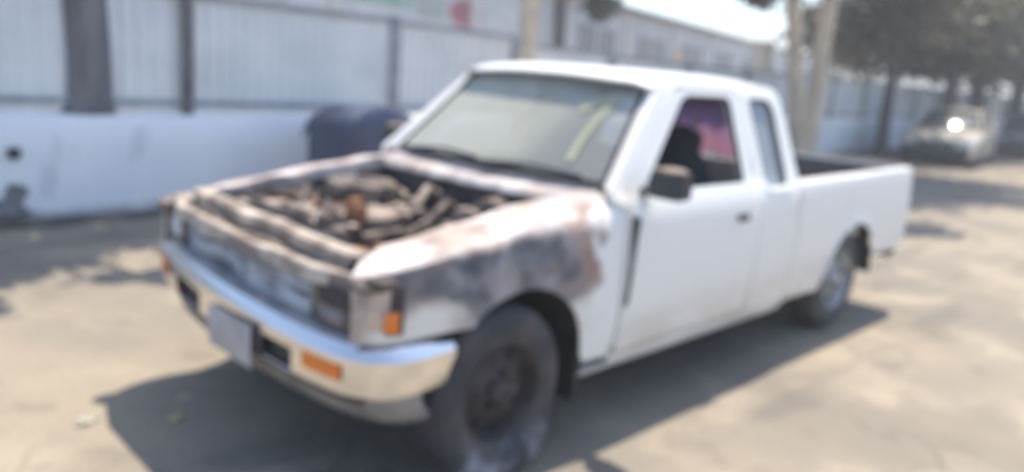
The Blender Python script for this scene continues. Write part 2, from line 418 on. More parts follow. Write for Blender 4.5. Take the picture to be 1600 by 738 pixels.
# warehouse behind: facade along direction (.967,.25)
def facade_mat():
    k = NB('pale_render'); c = k.mix(k.step(k.noise(.5, 5), .35, .7), (.62, .65, .68), (.52, .55, .58))
    c = k.mix(k.math('MULTIPLY', k.step(k.noise(1.2, 6, (1, 1, .2)), .55, .7), .4), c, (.40, .42, .44)); return k.done(c, .85)
M['facade'] = facade_mat(); M['roofing'] = mat('grey_roof_sheet', (.22, .23, .24), .6, 0, (.30, .31, .32), 2)
wh = empty('warehouse', (-4, 9, 0), math.atan(.258), 'long pale grey warehouse with a dark roof edge beyond the fence', 'building')
Lw = 72
mb = MB(); mb.box(-3, Lw, 0, 14, 0, 3.95); mb.build('wall', M['facade'], wh, smooth=False)
rf = MB(); rf.add([(-3.3, -.35, 3.95), (Lw+.3, -.35, 3.95), (Lw+.3, 7, 5.4), (-3.3, 7, 5.4), (-3.3, 14.3, 3.95), (Lw+.3, 14.3, 3.95),
    (-3.3, -.35, 4.10), (Lw+.3, -.35, 4.10), (Lw+.3, 7, 5.55), (-3.3, 7, 5.55), (-3.3, 14.3, 4.10), (Lw+.3, 14.3, 4.10)],
    [(0, 1, 2, 3), (3, 2, 5, 4), (6, 9, 8, 7), (9, 10, 11, 8), (0, 6, 7, 1), (4, 5, 11, 10), (0, 3, 9, 6), (3, 4, 10, 9), (1, 7, 8, 2), (2, 8, 11, 5)])
rf.build('roof', M['roofing'], wh, smooth=False)
x = 2
M['dark_win'] = mat('dark_window', (.20, .22, .25), .25)
for i in range(13):
    mb = MB(); mb.box(x-.17, x+.17, -.12, -.003, 0, 3.93); mb.build('pilaster', mat('pilaster_paint', (.68, .68, .66), .85) if i == 0 else bpy.data.materials['pilaster_paint'], wh, smooth=False)
    if i > 3:
        for dx in (1.3, 3.0):
            wdw = MB().box(x+dx, x+dx+1.1, -.02, -.004, 2.0, 3.1).build('window', M['dark_win'], wh, smooth=False)
            fr = MB(); fr.box(x+dx-.06, x+dx+1.16, -.07, -.022, 3.1, 3.16).box(x+dx-.06, x+dx+1.16, -.07, -.022, 1.94, 2.0).box(x+dx-.06, x+dx, -.07, -.022, 2, 3.1).box(x+dx+1.1, x+dx+1.16, -.07, -.022, 2, 3.1).box(x+dx+.53, x+dx+.57, -.06, -.022, 2, 3.1)
            fr.build('frame', M['rail'], wdw, smooth=False)
    x += 5.3
mb = MB(); mb.tube([(22.9, -.16, .2), (22.9, -.16, 3.9)], .13, 10); mb.build('downpipe', M['post'], wh)
# banner with a green band and a red emblem
bn = empty('wall_banner', (-4, 9, 0), math.atan(.258), 'white banner with a green strip and a red oval emblem above the fence', 'banner')
MB().box(11.3, 20.6, -.05, -.02, 2.25, 3.75).build('banner_sheet', mat('banner_white', (.72, .76, .80), .7, 0, (.62, .66, .70), 1.5), bn, smooth=False)
MB().box(12.1, 15.3, -.075, -.052, 2.75, 3.5).build('green_strip', mat('banner_green', (.16, .46, .34), .7, 0, (.45, .62, .58), 3), bn, smooth=False, bevel=.01)
MB().box(15.5, 16.6, -.075, -.052, 2.6, 3.1).build('grey_strip', mat('banner_grey', (.45, .52, .52), .7), bn, smooth=False)
em = MB().lathe([(.36, 0), (.36, .022)], 28, 'y', (0, -.075, 2.85)); em.v = [(17.5+x*2.0, y, z) for x, y, z in em.v]; em.build('red_emblem', mat('banner_red', (.50, .20, .25), .7), bn)
em = MB().lathe([(.2, 0), (.2, .02)], 28, 'y', (0, -.098, 2.9)); em.v = [(17.5+x*2.0, y, z) for x, y, z in em.v]; em.build('emblem_centre', mat('banner_plum', (.36, .16, .22), .7), bn)
tag(MB().box(-.5, .5, -.06, .0, 2.25, 2.85).build('wall_sign', mat('orange_sign', (.72, .40, .16), .6), smooth=False, bevel=.01), 'small orange sign on the grey warehouse wall above the truck roof', 'sign')
o = COL.objects[-1]; o.location = (29.6, 17.66, 0); o.rotation_euler = (0, 0, math.atan(.258))
mb = MB(); mb.box(-.22, .22, -.22, .22, 0, 2.75).box(-.28, .28, -.28, .28, 2.752, 2.86)
gp = mb.build('gate_pillar', mat('cream_paint', (.66, .63, .52), .8), smooth=False, bevel=.01); gp.location = (20.9, 9.0, 0)
tag(gp, 'cream gate pillar standing behind the fence left of the forked tree', 'pillar')

# ------------------------------------------------------------------ trees
def bark(name, a, b):
    k = NB(name); c = k.mix(k.step(k.noise(5, 6, (1, 1, .3)), .35, .65), a, b); k.bump(k.noise(9, 6, (1, 1, .25)), .8, .03); return k.done(c, .9)
M['bark_grey'] = bark('grey_bark', (.21, .195, .20), (.12, .115, .12))
M['bark_tan'] = bark('tan_bark', (.74, .60, .43), (.55, .44, .32))
M['bark_dark'] = bark('dark_bark', (.15, .135, .12), (.09, .08, .075))
def leafm(name, a, b):
    m = bpy.data.materials.new(name); m.use_nodes = True; n = m.node_tree.nodes; l = m.node_tree.links; p = n['Principled BSDF']
    g = n.new('ShaderNodeNewGeometry'); cr = n.new('ShaderNodeValToRGB'); cr.color_ramp.elements[0].color = (*a, 1); cr.color_ramp.elements[1].color = (*b, 1)
    l.new(g.outputs['Random Per Island'], cr.inputs[0]); l.new(cr.outputs[0], p.inputs['Base Color']); p.inputs['Roughness'].default_value = .5
    tl = n.new('ShaderNodeBsdfTranslucent'); l.new(cr.outputs[0], tl.inputs[0]); ms = n.new('ShaderNodeMixShader'); ms.inputs[0].default_value = .4
    l.new(p.outputs[0], ms.inputs[1]); l.new(tl.outputs[0], ms.inputs[2]); l.new(ms.outputs[0], n['Material Output'].inputs[0])
    return m
M['leaf'] = leafm('green_leaves', (.10, .115, .07), (.20, .20, .13))
M['leaf2'] = leafm('olive_leaves', (.13, .13, .09), (.24, .21, .15))
M['leaf_dark'] = leafm('dark_green_leaves', (.05, .07, .04), (.09, .12, .06))
def crown(blobs, n, size, rng):
    v = []; f = []
    tot = sum(b[3]**2 for b in blobs)
    for (cx, cy, cz, r) in blobs:
        m = int(n*r*r/tot); ncl = max(8, int(m/26))
        for c in range(ncl):
            d = Vector((rng.gauss(0, 1), rng.gauss(0, 1), rng.gauss(0, 1))).normalized()*r*(rng.random()**.45)
            q = Vector((cx, cy, cz))+Vector((d.x, d.y, d.z*.75)); cr = r*.22
            for _ in range(26):
                p = q+Vector((rng.gauss(0, cr), rng.gauss(0, cr), rng.gauss(0, cr*.7)))
                a = Vector((rng.gauss(0, 1), rng.gauss(0, 1), rng.gauss(0, .6))).normalized(); b = a.cross(Vector((rng.gauss(0, 1), rng.gauss(0, 1), rng.gauss(0, 1)))).normalized()
                s = size*rng.uniform(.6, 1.4); k = len(v)
                v += [p-a*s, p+b*s*.5, p+a*s, p-b*s*.5]; f.append((k, k+1, k+2, k+3))
    return v, f
def tree(name, loc, trunks, limbs, blobs, n, size, barkm, leaf, label, seed, group=None, cat='tree', nl=8):
    t = empty(name, loc, 0, label, cat, group); L = Vector(loc); rng = random.Random(seed)
    for pts, r0, r1 in trunks:
        mb = MB(); P = []
        for i in range(len(pts)-1):
            a, b = Vector(pts[i]), Vector(pts[i+1])
            for k in range(4): P.append(a.lerp(b, k/4))
        P.append(Vector(pts[-1]))
        for i, p in enumerate(P):
            p += Vector((noise.noise(p*.7+Vector((seed, 0, 0))), noise.noise(p*.7+Vector((0, seed, 0))), 0))*.06
        mb.tube([p-L for p in P], [r0+(r1-r0)*i/(len(P)-1)+(.1*r0 if i == 0 else 0) for i in range(len(P))], 12)
        mb.build('trunk', barkm, t)
        top = P[-1]
        for _ in range(nl//len(trunks)):
            b = blobs[rng.randrange(len(blobs))]; e = Vector(b[:3])
            s_ = P[int(len(P)*rng.uniform(.7, .99))]
            mid = s_.lerp(e, .5)+Vector((rng.gauss(0, .2), rng.gauss(0, .2), rng.uniform(0, .3)))
            q = MB(); q.tube([s_-L, mid-L, e-L], [r1*.7, r1*.45, r1*.15], 6); q.build('limb', barkm, t)
    v, f = crown(blobs, n, size, rng); v = [q-L for q in v]
    fin('crown', v, f, leaf, t, smooth=False)
    return t
tree('shade_tree', (1.13, 4.60, .8), [([(1.13, 4.75, .878), (1.12, 4.73, 1.4), (1.10, 4.72, 2.2), (1.10, 4.75, 3.2), (1.4, 4.9, 4.4), (1.8, 5.6, 6.4)], .205, .15)], None,
     [(1.3, 4.5, 5.4, .9), (2.9, 4.3, 5.6, .9), (.2, 5.4, 5.6, 1.2), (3.8, 5.4, 5.4, 1.0), (1.8, 5.8, 6.6, 1.4), (2.2, 3.8, 5.5, .6), (-.6, 4.5, 5.4, .7), (4.9, 5.2, 5.6, .8), (2.9, 3.1, 5.4, .30), (1.7, 2.9, 5.2, .25), (3.6, 4.4, 5.2, .5), (2.2, 6.0, 7.8, 1.4)],
     12500, .10, M['bark_grey'], M['leaf'], 'thick grey trunk rising behind the low white wall at the left', 3)
tree('forked_tree', (14.4, 4.4, 0), [([(14.35, 4.4, 0), (13.95, 4.4, 1.0), (13.6, 4.4, 2.0), (13.1, 4.4, 3.3), (12.6, 4.4, 5.2)], .17, .12), ([(14.45, 4.4, 0), (14.65, 4.4, .6), (14.7, 4.4, 2), (14.75, 4.4, 3.4), (15.3, 4.3, 5.4)], .20, .15)], None,
     [(12.9, 4.4, 6.2, 1.5), (15.5, 4.2, 6.8, 1.9), (17.3, 3.3, 6.4, 1.6), (15.8, 1.9, 6.2, 1.2), (13.8, 2.6, 6.4, 1.1), (11.9, 4.6, 3.2, .42), (12.6, 4.7, 3.45, .5), (13.4, 4.9, 3.5, .5), (12.5, 4.8, 4.3, .7), (11.3, 1.2, 6.2, .6), (14.2, 4.9, 5, .8), (18.5, 2.2, 6.5, .9), (16.4, 4.6, 4.1, .8)],
     22000, .11, M['bark_tan'], M['leaf2'], 'forked tan trunk in a narrow V standing right behind the truck cab', 5)
# right hand street trees
spec = [((20.7, 5.1), [([(20.7, 5.1, 0), (20.75, 5.1, 1.8), (20.4, 5.1, 3.4)], .17, .12)], [(20.2, 4.9, 3.9, 1.7), (21.6, 5.6, 3.3, 1.2), (19.6, 5.4, 4.9, 1.5), (22.0, 5.6, 5.0, 1.4), (22.5, 7.0, 3.0, 1.2), (18.2, 4.9, 4.4, 1.1), (18.5, 6.6, 3.0, .9), (17.2, 5.2, 5.2, 1.2), (20.8, 6.4, 3.4, 1.3)], 'dark street tree with a straight trunk left of the beige car'),
        ((24.8, 4.9), [([(24.8, 4.9, 0), (24.9, 4.9, 1.9), (24.6, 4.9, 3.6)], .22, .14)], [(24.5, 4.6, 4.0, 1.9), (25.8, 5.0, 3.7, 1.3), (26, 5.6, 5.2, 1.6), (25.5, 7.4, 3.0, 1.3), (23.4, 5.6, 3.2, 1.2), (25.2, 5.8, 3.1, 1.3), (23.4, 5.2, 5.4, 1.2)], 'dark street tree rising just above the hood of the beige car'),
        ((28.5, 5.1), [([(28.5, 5.1, 0), (28.4, 5.1, 2), (28.8, 5, 4)], .28, .18)], [(28.5, 4.4, 4.6, 2.3), (30, 3.2, 4.5, 1.9), (28, 5.8, 5.6, 2.2), (29, 2.2, 5.0, 1.5), (27.6, 6.0, 3.3, 1.6), (29.8, 4.8, 3.0, 1.2)], 'dark street tree rising just above the roof of the beige car'),
        ((33, 5.0), [([(33, 5.0, 0), (33.2, 5.0, 2), (33, 4.8, 4)], .3, .2)], [(33, 4, 5, 2.6), (35, 3, 4.5, 2.4), (33, 1.8, 5.4, 2.0), (32, 5.8, 6, 2.2), (32.5, 5.8, 3.2, 1.7), (34.5, 4.8, 3.2, 1.6)], 'big leafy tree above the blue car at the right edge'),
        ((39, 4.6), [([(39, 4.6, 0), (39, 4.6, 2.5), (39.2, 4.5, 5)], .32, .2)], [(39, 4, 5, 3), (41, 2, 5, 2.8), (38, 1.5, 6.2, 2.4), (42, 5, 4.5, 2.8), (44, 3.5, 2.6, 2.2)], 'farthest tree in the row along the right of the fence')]
for i, ((x, y), tr, bl, lab) in enumerate(spec):
    tree('street_tree', (x, y, 0), tr, None, bl, 7800, .13+.012*i, M['bark_dark'], M['leaf'] if i % 2 else M['leaf2'], lab, 20+i, 'trees along the fence')
tree('yard_tree', (11.85, 9.0, .6), [([(11.85, 9.0, .5), (11.85, 9, 2), (11.7, 9.0, 3.2), (12.2, 9, 4.3)], .09, .06)], None, [(13.1, 8.9, 3.0, .42), (12.7, 9.0, 3.7, .6), (13.4, 9.2, 4.2, .9), (12.2, 9, 4.6, .7)], 5200, .07, M['bark_dark'], M['leaf_dark'], 'dark green tree hanging over the fence right of the tan pole', 77)

# tan pole
mb = MB(); mb.tube([(6.02, 4.25, 0), (6.02, 4.24, 2), (5.86, 4.22, 5.5), (5.8, 4.2, 8.5)], [.125, .118, .105, .09], 16)
tag(mb.build('utility_pole', mat('weathered_wood', (.72, .60, .44), .85, 0, (.54, .45, .34), 5, bump=.5)), 'plain tan utility pole rising behind the truck cab roof', 'pole')

# dark blue rounded bin between the wall and the truck
bn = empty('wheeled_bin', (3.30, 3.7, 0), math.radians(0), 'dark blue round topped bin behind the far fender of the white pickup', 'bin')
M['blue'] = mat('dark_blue_plastic', (.038, .058, .12), .5, 0, (.03, .045, .09), 4)
rr = []
for z, s_ in ((.08, .93), (.10, .97), (.5, 1), (.80, 1)):
    rr.append([(.455*s_*x, .378*s_*y, z) for x, y in rnd([(-1, -1), (1, -1), (1, 1), (-1, 1)], .35)]); rr[-1].append(rr[-1][0])
v, f = loft(rr); fin('bin_body', v, f, M['blue'], bn, solid=.01)
rr = []
for j in range(13):
    t = PI*j/12; cx = -.455*math.cos(t); h = .80+.25*math.sin(t)**.7
    rr.append([(cx, -.385, .79), (cx, -.385, h-.09), (cx, -.34, h-.03), (cx, -.24, h), (cx, .24, h), (cx, .34, h-.03), (cx, .385, h-.09), (cx, .385, .79)])
v, f = loft(rr); fin('lid', v, f, M['blue'], bn, solid=.012)
for s_ in (-1, 1): MB().lathe([(.09, -.03), (.10, -.02), (.10, .02), (.09, .03)], 20, 'y', (s_*.34, .26, .10)).build('wheel', M['rubber'], bn)
MB().tube([(.44, -.28, .80), (.50, -.28, .84), (.50, .28, .84), (.44, .28, .80)], .018, 8).build('handle', M['black_plastic'], bn)

# ------------------------------------------------------------------ the pickup
T = empty('pickup_truck', (0, 0, 0), 0, 'white extended cab pickup with its hood missing and engine bay burnt out', 'pickup truck')
def prof(z):
    return interp(z, [.28, .34, .40, .55, .70, .85, .95, 1.0, 1.03, 1.48, 1.52], [.775, .80, .815, .832, .838, .830, .818, .800, .778, .632, .60])
def side_fn(s, inset=0): return lambda x, z: (x, s*(prof(z)-inset), z)
for s in (-1, 1):
    door_o = rnd([(1.475, .35), (2.60, .35), (2.60, 1.0), (2.535, 1.472), (1.985, 1.472), (1.50, 1.03)], [.03, .04, .02, .05, .05, .02])
    door_h = rnd([(1.475-.008, .342), (2.608, .342), (2.608, 1.0), (2.543, 1.48), (1.98, 1.48), (1.488, 1.03)], [.03, .04, .02, .05, .05, .02])
    win = rnd([(1.60, 1.025), (2.475, 1.025), (2.455, 1.442), (2.035, 1.442)], [.03, .03, .05, .06])
    qwin = rnd([(2.685, 1.0), (2.935, 1.0), (2.90, 1.442), (2.64, 1.442)], [.06, .05, .09, .04])
    cab_o = rnd([(1.468, .29), (3.055, .29), (3.06, .98), (3.045, 1.25), (2.985, 1.505), (1.90, 1.505), (1.385, 1.045), (1.40, 1.0), (1.468, .98)], [0, .02, 0, .1, .10, .06, 0, 0, 0])
    v, f = sheet(cab_o, [door_h, qwin], side_fn(s)); fin('cab_side', v, f, M['white'], T, solid=.03, off=0, split=50)
    v, f = sheet(door_o, [win], side_fn(s)); dr = fin('door', v, f, M['white'], T, solid=.035, off=0, split=50)
    # handle
    hb = MB(); 
    hb.box(2.345, 2.475, s*.838, s*.846, .835, .885); hb.box(2.36, 2.46, s*.848, s*.862, .852, .872)
    hb.build('handle', M['black_plastic'], dr, smooth=False, bevel=.004)
    # window rubber
    loop = [(x, s*(prof(z)+.004), z) for x, z in win]; loop.append(loop[0]); MB().tube(loop, .010, 6, False).build('window_seal', M['rubber'], dr)
    loop = [(x, s*(prof(z)+.006), z) for x, z in qwin]; loop.append(loop[0]); MB().tube(loop, .009, 6, False).build('window_seal', M['rubber'], T)
    v, f = sheet(qwin, [], side_fn(s, .008)); fin('quarter_window', v, f, M['side_glass'], T)
    v, f = loft([[(x, s*(prof(.99)-.002), 1.004), (x, s*(prof(.98)+.020), .992), (x, s*(prof(.96)+.020), .972), (x, s*(prof(.95)-.002), .958)] for x in (2.69, 2.72, 2.93, 2.96)]); fin('window_sill', v, f, M['white'], T)
    # inner door trim
    v, f = sheet(rnd([(1.52, .40), (2.56, .40), (2.56, 1.01), (1.56, 1.01)], .04), [], side_fn(s, .06)); fin('door_trim', v, f, M['door_trim'], dr, solid=.02)
    # rocker
    rr = [[(x, s*.80, .295), (x, s*.775, .262), (x, s*.70, .26), (x, s*.70, .32)] for x in (1.28, 2, 3.05)]
    v, f = loft(rr); fin('rocker', v, f, M['white'], T, solid=.006)
    # mirror
    mr = MB(); mr.box(1.56, 1.64, s*.80, s*.865, 1.03, 1.06); mr.build('mirror_arm', M['black_plastic'], dr, bevel=.008)
    rr = []
    for yy, sc in ((.845, .86), (.865, 1), (.985, 1), (1.01, .9)):
        rr.append([(1.60+.042*sc*a, s*yy, 1.085+.062*sc*b) for a, b in rnd([(-1, -1), (1, -.9), (1, .9), (-.8, 1)], .4)]); rr[-1].append(rr[-1][0])
    mb = MB(); v, f = loft(rr); mb.add(v, f); n_ = len(rr[0])-1
    mb.f.append(tuple(range(n_))); k_ = 3*len(rr[0]); mb.f.append(tuple(range(k_, k_+n_)))
    mh = mb.build('mirror', M['black_plastic'], T)
    MB().blob((1.60, s*.925, 1.142), (.048, .082, .016), 2, .08).build('sunlit_top_cap', M['ash_light'], mh)  # pale cap stands in for sunlight on top of the black mirror
    MB().box(1.643, 1.648, s*.875, s*.975, 1.04, 1.13).build('mirror_glass', M['chrome'], mh, smooth=False)
# dark smear on the near door edge
sm = []
v, f = sheet(rnd([(1.478, .55), (1.50, .56), (1.552, .93), (1.49, .95)], .01), [], side_fn(-1, -.0185)); fin('scorch_mark', v, f, M['soot'], T)

# roof
rows = []
for i in range(15):
    x = 1.80+(2.99-1.80)*i/14
    e = 1 - .0*(x); fr = min(1, max(0, (x-1.80)/.14)); bk = min(1, max(0, (3.00-x)/.14))
    drop = .045*(1-math.sin(fr*PI/2)) + .05*(1-math.sin(bk*PI/2))
    r = []
    for j in range(17):
        t = -1+2*j/16; y = .632*t; z = 1.512+.043*(1-abs(t)**2.6) - drop*(.4+.6*(1-abs(t)**6)) - (.022 if abs(t) > .99 else 0)
        xx = x - .12*(1-t*t)*(1 if i < 1 else max(0, 1-i/7)) * 0.6
        r.append((xx, y, z))
    rows.append(r)
v, f = loft(rows); fin('roof', v, f, M['white'], T, solid=.015, off=-1, split=60)
# windshield and frame
def ws(t, u, lift=0):   # t -1..1 across, u 0..1 up
    hw = .70+(.565-.70)*u; x = (1.44+.44*u) - (.085*(1-t*t)*(1-.35*u)); z = 1.045+.445*u + .012*(1-t*t)
    return (x-lift*.7, hw*t, z+lift*.72)
rows = [[ws(-1+2*j/20, .02+.96*i/10, .004) for j in range(21)] for i in range(11)]
v, f = loft(rows); fin('windshield', v, f, M['windshield'], T)
loop = [ws(-1+2*j/20, 0.02, .008) for j in range(21)] + [ws(1, i/8, .008) for i in range(1, 8)] + [ws(1-2*j/20, .98, .008) for j in range(21)] + [ws(-1, 1-i/8, .008) for i in range(1, 8)]
loop.append(loop[0]); MB().tube(loop, .012, 6, False).build('windshield_seal', M['rubber'], T)
for s in (-1, 1):   # A pillars
    rows = []
    for i in range(9):
        u = 1.03*i/8; a = Vector(ws(s, u, .004)); xo = 1.395+(1.90-1.395)*u; zo = 1.04+(1.497-1.04)*u
        b = Vector((xo+.015, s*(prof(zo)+.014), zo)); m_ = (a+b)/2+Vector((-.014, s*.010, .008))
        rows.append([tuple(a+Vector((.03, -s*.01, -.03))), tuple(a), tuple(m_), tuple(b), tuple(b+Vector((.09, .0, -.0)))])
    v, f = loft(rows); fin('pillar', v, f, M['white'], T, split=70)
# yellow marker on the windshield
def strip(pts, wd, lift):
    rows = []
    for i, (t, u) in enumerate(pts):
        a = Vector(pts[max(i-1, 0)]); b = Vector(pts[min(i+1, len(pts)-1)]); d = (b-a).normalized(); n_ = Vector((-d.y, d.x))*wd
        rows.append([ws(t+n_.x*.7, u+n_.y*1.1, lift), ws(t-n_.x*.7, u-n_.y*1.1, lift)])
    return loft(rows)
mb = MB(); v, f = strip([(-.56+(-.86+.56)*i/8, .66+.12*math.sin(i/8*1.5)+.02*i/8) for i in range(9)], .045, .010); mb.add(v, f)
v, f = strip([(-.84, .80), (-.78, .68), (-.745, .56), (-.72, .44), (-.71, .32), (-.71, .16)], .038, .011); mb.add(v, f)
mb.build('marker_stroke', M['chalk'], T, smooth=False)
# wipers
for y0 in (.55, -.05):
    MB().tube([ws(y0/.7, 0.0, .03), ws((y0-.30)/.7, .05, .03), ws((y0-.55)/.7, .03, .025)], .009, 6).build('wiper', M['black_plastic'], T)
# cab back wall with rear window
def back_fn(y, z): return (3.055-max(0, z-1.0)*.14, y, z)
bo = rnd([(-.815, .30), (.815, .30), (.815, .98), (.775, 1.06), (.62, 1.50), (-.62, 1.50), (-.775, 1.06), (-.815, .98)], .03)
rw = rnd([(-.60, 1.08), (.60, 1.08), (.52, 1.41), (-.52, 1.41)], .06)
v, f = sheet(bo, [rw], back_fn); fin('cab_back', v, f, M['white'], T, solid=.02)
v, f = sheet(rw, [], back_fn); fin('rear_window', v, f, M['clear_glass'], T)
# floor, dashboard, seats, wheel
MB().box(1.42, 3.04, -.76, .76, .36, .40).build('cab_floor', M['underbody'], T, smooth=False)
rows = [[(1.45, y, 1.02), (1.62, y, 1.035), (1.74, y, 1.0), (1.76, y, .85), (1.70, y, .62), (1.42, y, .60)] for y in (-.73, -.3, .3, .73)]
v, f = loft(rows); fin('dashboard', v, f, M['dash'], T, solid=.01)
mb = MB(); N = 24
ring = [Vector((1.93+.075*math.sin(2*PI*i/N)*1.0, -.36+.185*math.cos(2*PI*i/N), .98+.17*math.sin(2*PI*i/N))) for i in range(N)]; ring.append(ring[0])
mb.tube(ring, .014, 8, False); mb.tube([(1.93, -.545, .98), (1.90, -.36, .965), (1.93, -.175, .98)], .014); mb.tube([(1.90, -.36, .965), (1.72, -.36, .86)], .03)
mb.build('steering_wheel', M['black_plastic'], T)
for y in (-.38, .38):
    se = MB().blob((2.16, y, .62), (.27, .25, .10), 1, .04).build('seat', M['seat'], T)
    MB().blob((2.46, y, .92), (.09, .24, .30), 2, .04).build('backrest', M['seat'], se)
    MB().blob((2.50, y, 1.20), (.05, .13, .085), 3, .04).build('headrest', M['seat'], se)
# front fenders
AX, AR = .885, .385
for s in (-1, 1):
    rows = []
    N = 46
    for i in range(N+1):
        x = .185+(1.462-.185)*i/N
        d = abs(x-AX)
        zb = .33+math.sqrt(max(0, AR*AR-d*d)) if d < AR else 0
        if x < AX-.25: zb = max(zb, .618)
        elif x > AX: zb = max(zb, .33)
        yo = interp(x, [.185, .22, .28, .40, .55, 1.5], [.735, .765, .80, .820, .83, .838])
        cr = interp(x, [.15, .3, .6, 1.0, 1.2, 1.46], [.825, .85, .89, .925, .945, .975])
        ht = interp(x, [.15, .3, .6, 1.0, 1.25, 1.46], [.85, .875, .93, .985, 1.005, 1.03])
        r = []
        k_ = yo-.838
        for j in range(9):
            z = zb+(cr-zb)*j/8; r.append((x, s*(prof(z)+k_), z))
        yc = prof(cr)+k_; yi = .615 if x < 1.25 else .615+(x-1.25)*.3
        for j in range(1, 9):
            t = j/8; a = t*PI/2
            y = yc-(yc-yi)*(t**1.15); z = cr+(ht-cr)*math.sin(min(1, t*1.25)*PI/2); xs2 = x+.12*t*max(0, 1-(x-.185)/.22)
            z += .022*noise.noise(Vector((x*4.5, y*5, s*3)))
            r.append((xs2, s*y, z))
        r.append((xs2, s*(yi-.004), ht-.02)); r.append((xs2, s*(yi-.005), ht-.07))
        # heat-warped side metal
        r = [(p[0], p[1]+s*.012*noise.noise(Vector((p[0]*5, p[2]*7, s*9))), p[2]) for p in r]
        rows.append(r)
    v, f = loft(rows); fin('fender', v, f, M['burnt'], T, solid=.008, off=-1, split=60)
    # wheel house lining
    rows = []
    for i in range(17):
        a = PI*i/16*1.08-.12
        x, z = AX+.395*math.cos(a), .33+.395*math.sin(a); rows.append([(x, s*.80, z), (x, s*.45, z)])
    v, f = loft(rows); fin('wheel_house', v, f, M['underbody'], T)
    rows = []
    for i in range(13):
        a = PI*i/12; rows.append([(AX+.395*math.cos(a), s*.45, .33+.395*math.sin(a)), (AX, s*.45, .33)])
    v, f = loft(rows); fin('wheel_house_wall', v, f, M['underbody'], T)
    MB().box(1.245, 1.262, min(s*.80, s*.60), max(s*.80, s*.60), .17, .42).build('mud_flap', M['rubber'], T, smooth=False)

# cowl
rows = []
for i in range(25):
    y = -.70+1.40*i/24; t = y/.70; q = 1-t*t
    rows.append([(1.27-.03*q, y, .975+.006*noise.noise(Vector((y*9, 0, 0)))), (1.28-.03*q, y, 1.002+.01*noise.noise(Vector((y*7, 5, 0)))), (1.34-.04*q, y, 1.018+.012*noise.noise(Vector((y*6, 9, 0)))), (1.40-.06*q, y, 1.026), (1.455-.085*q, y, 1.042)])
v, f = loft(rows); fin('cowl', v, f, M['burnt'], T, solid=.008, off=-1, split=60)
rows = [[(1.27, y, .98), (1.27, y, .40)] for y in (-.62, -.3, 0, .3, .62)]
v, f = loft(rows); fin('firewall', v, f, M['soot'], T)
# engine bay shell
for s in (-1, 1):
    v, f = loft([[(x, s*.61, h_-.05), (x, s*.58, .72), (x, s*.44, .70), (x, s*.42, .42)] for x, h_ in ((.26, .90), (.6, .95), (1.0, .985), (1.27, 1.0))]); fin('inner_apron', v, f, M['soot'], T)
MB().box(.30, 1.27, -.45, .45, .30, .33).build('engine_tray', M['underbody'], T, smooth=False)
def beam(name, pts, h, d, m, parent=T, wob=.012):
    rows = []
    N = 24
    for i in range(N+1):
        q = i/N*(len(pts)-1); a = Vector(pts[int(min(q, len(pts)-2))]); b = Vector(pts[int(min(q, len(pts)-2))+1]); p = a.lerp(b, q-int(min(q, len(pts)-2)))
        p += Vector((noise.noise(Vector((p.y*4, 1, len(name)))), 0, noise.noise(Vector((p.y*4, 7, len(name))))))*wob
        rows.append([tuple(p+Vector(o_)) for o_ in ((-d, 0, -h), (-d, 0, h*.7), (-d*.6, 0, h), (d*.6, 0, h), (d, 0, h*.7), (d, 0, -h), (-d, 0, -h))])
    v, f = loft(rows); f += [(0, 1, 2, 3, 4, 5), tuple(range(N*7, N*7+6))]
    return fin(name, v, f, m, parent, split=50)
beam('radiator_support', [(.32, -.62, .84), (.285, -.3, .858), (.275, 0, .868), (.28, .3, .875), (.31, .62, .875)], .026, .036, M['tan_steel'], wob=.012)
beam('hood_latch_bar', [(.245, -.60, .80), (.225, -.3, .81), (.22, 0, .815), (.225, .3, .825), (.24, .62, .83)], .018, .022, M['ash'], wob=.03)
beam('grille_header', [(.235, -.735, .80), (.185, -.5, .802), (.165, 0, .812), (.18, .5, .825), (.25, .735, .835)], .026, .022, M['tan_steel'], wob=.008)
beam('lower_crossmember', [(.27, -.62, .55), (.25, 0, .55), (.27, .62, .55)], .05, .04, M['soot'])
MB().box(.345, .385, -.34, .36, .45, .87).build('radiator', M['soot'], T, smooth=False, bevel=.005)
# grille: frame, slats and scorched bars
gx = lambda y: .185+.07*abs(y/.8)**3
for k, z in enumerate((.765, .725, .69)):
    rows = [[(gx(y)+.004*k+dx, y, z+dz+.030*noise.noise(Vector((y*3.5, k*.4, 0)))+.02*y) for dx, dz in ((0, -.016), (-.014, 0), (0, .016), (.03, .010), (.03, -.010), (0, -.016))] for y in [-.50+1.0*i/20 for i in range(21)]]
    v, f = loft(rows); fin('grille_bar', v, f, M['grille'], T)
rows = [[(gx(y)+.05, y, .64), (gx(y)+.05, y, .83)] for y in [-.76+1.52*i/12 for i in range(13)]]
v, f = loft(rows); fin('grille_backing', v, f, M['grille_back'], T)
rows = [[(gx(y)+.01, y, .665), (gx(y)-.004, y, .655), (gx(y)+.03, y, .61), (gx(y)+.06, y, .585)] for y in [-.76+1.52*i/20 for i in range(21)]]
v, f = loft(rows); fin('front_valance', v, f, M['grille'], T, solid=.006)
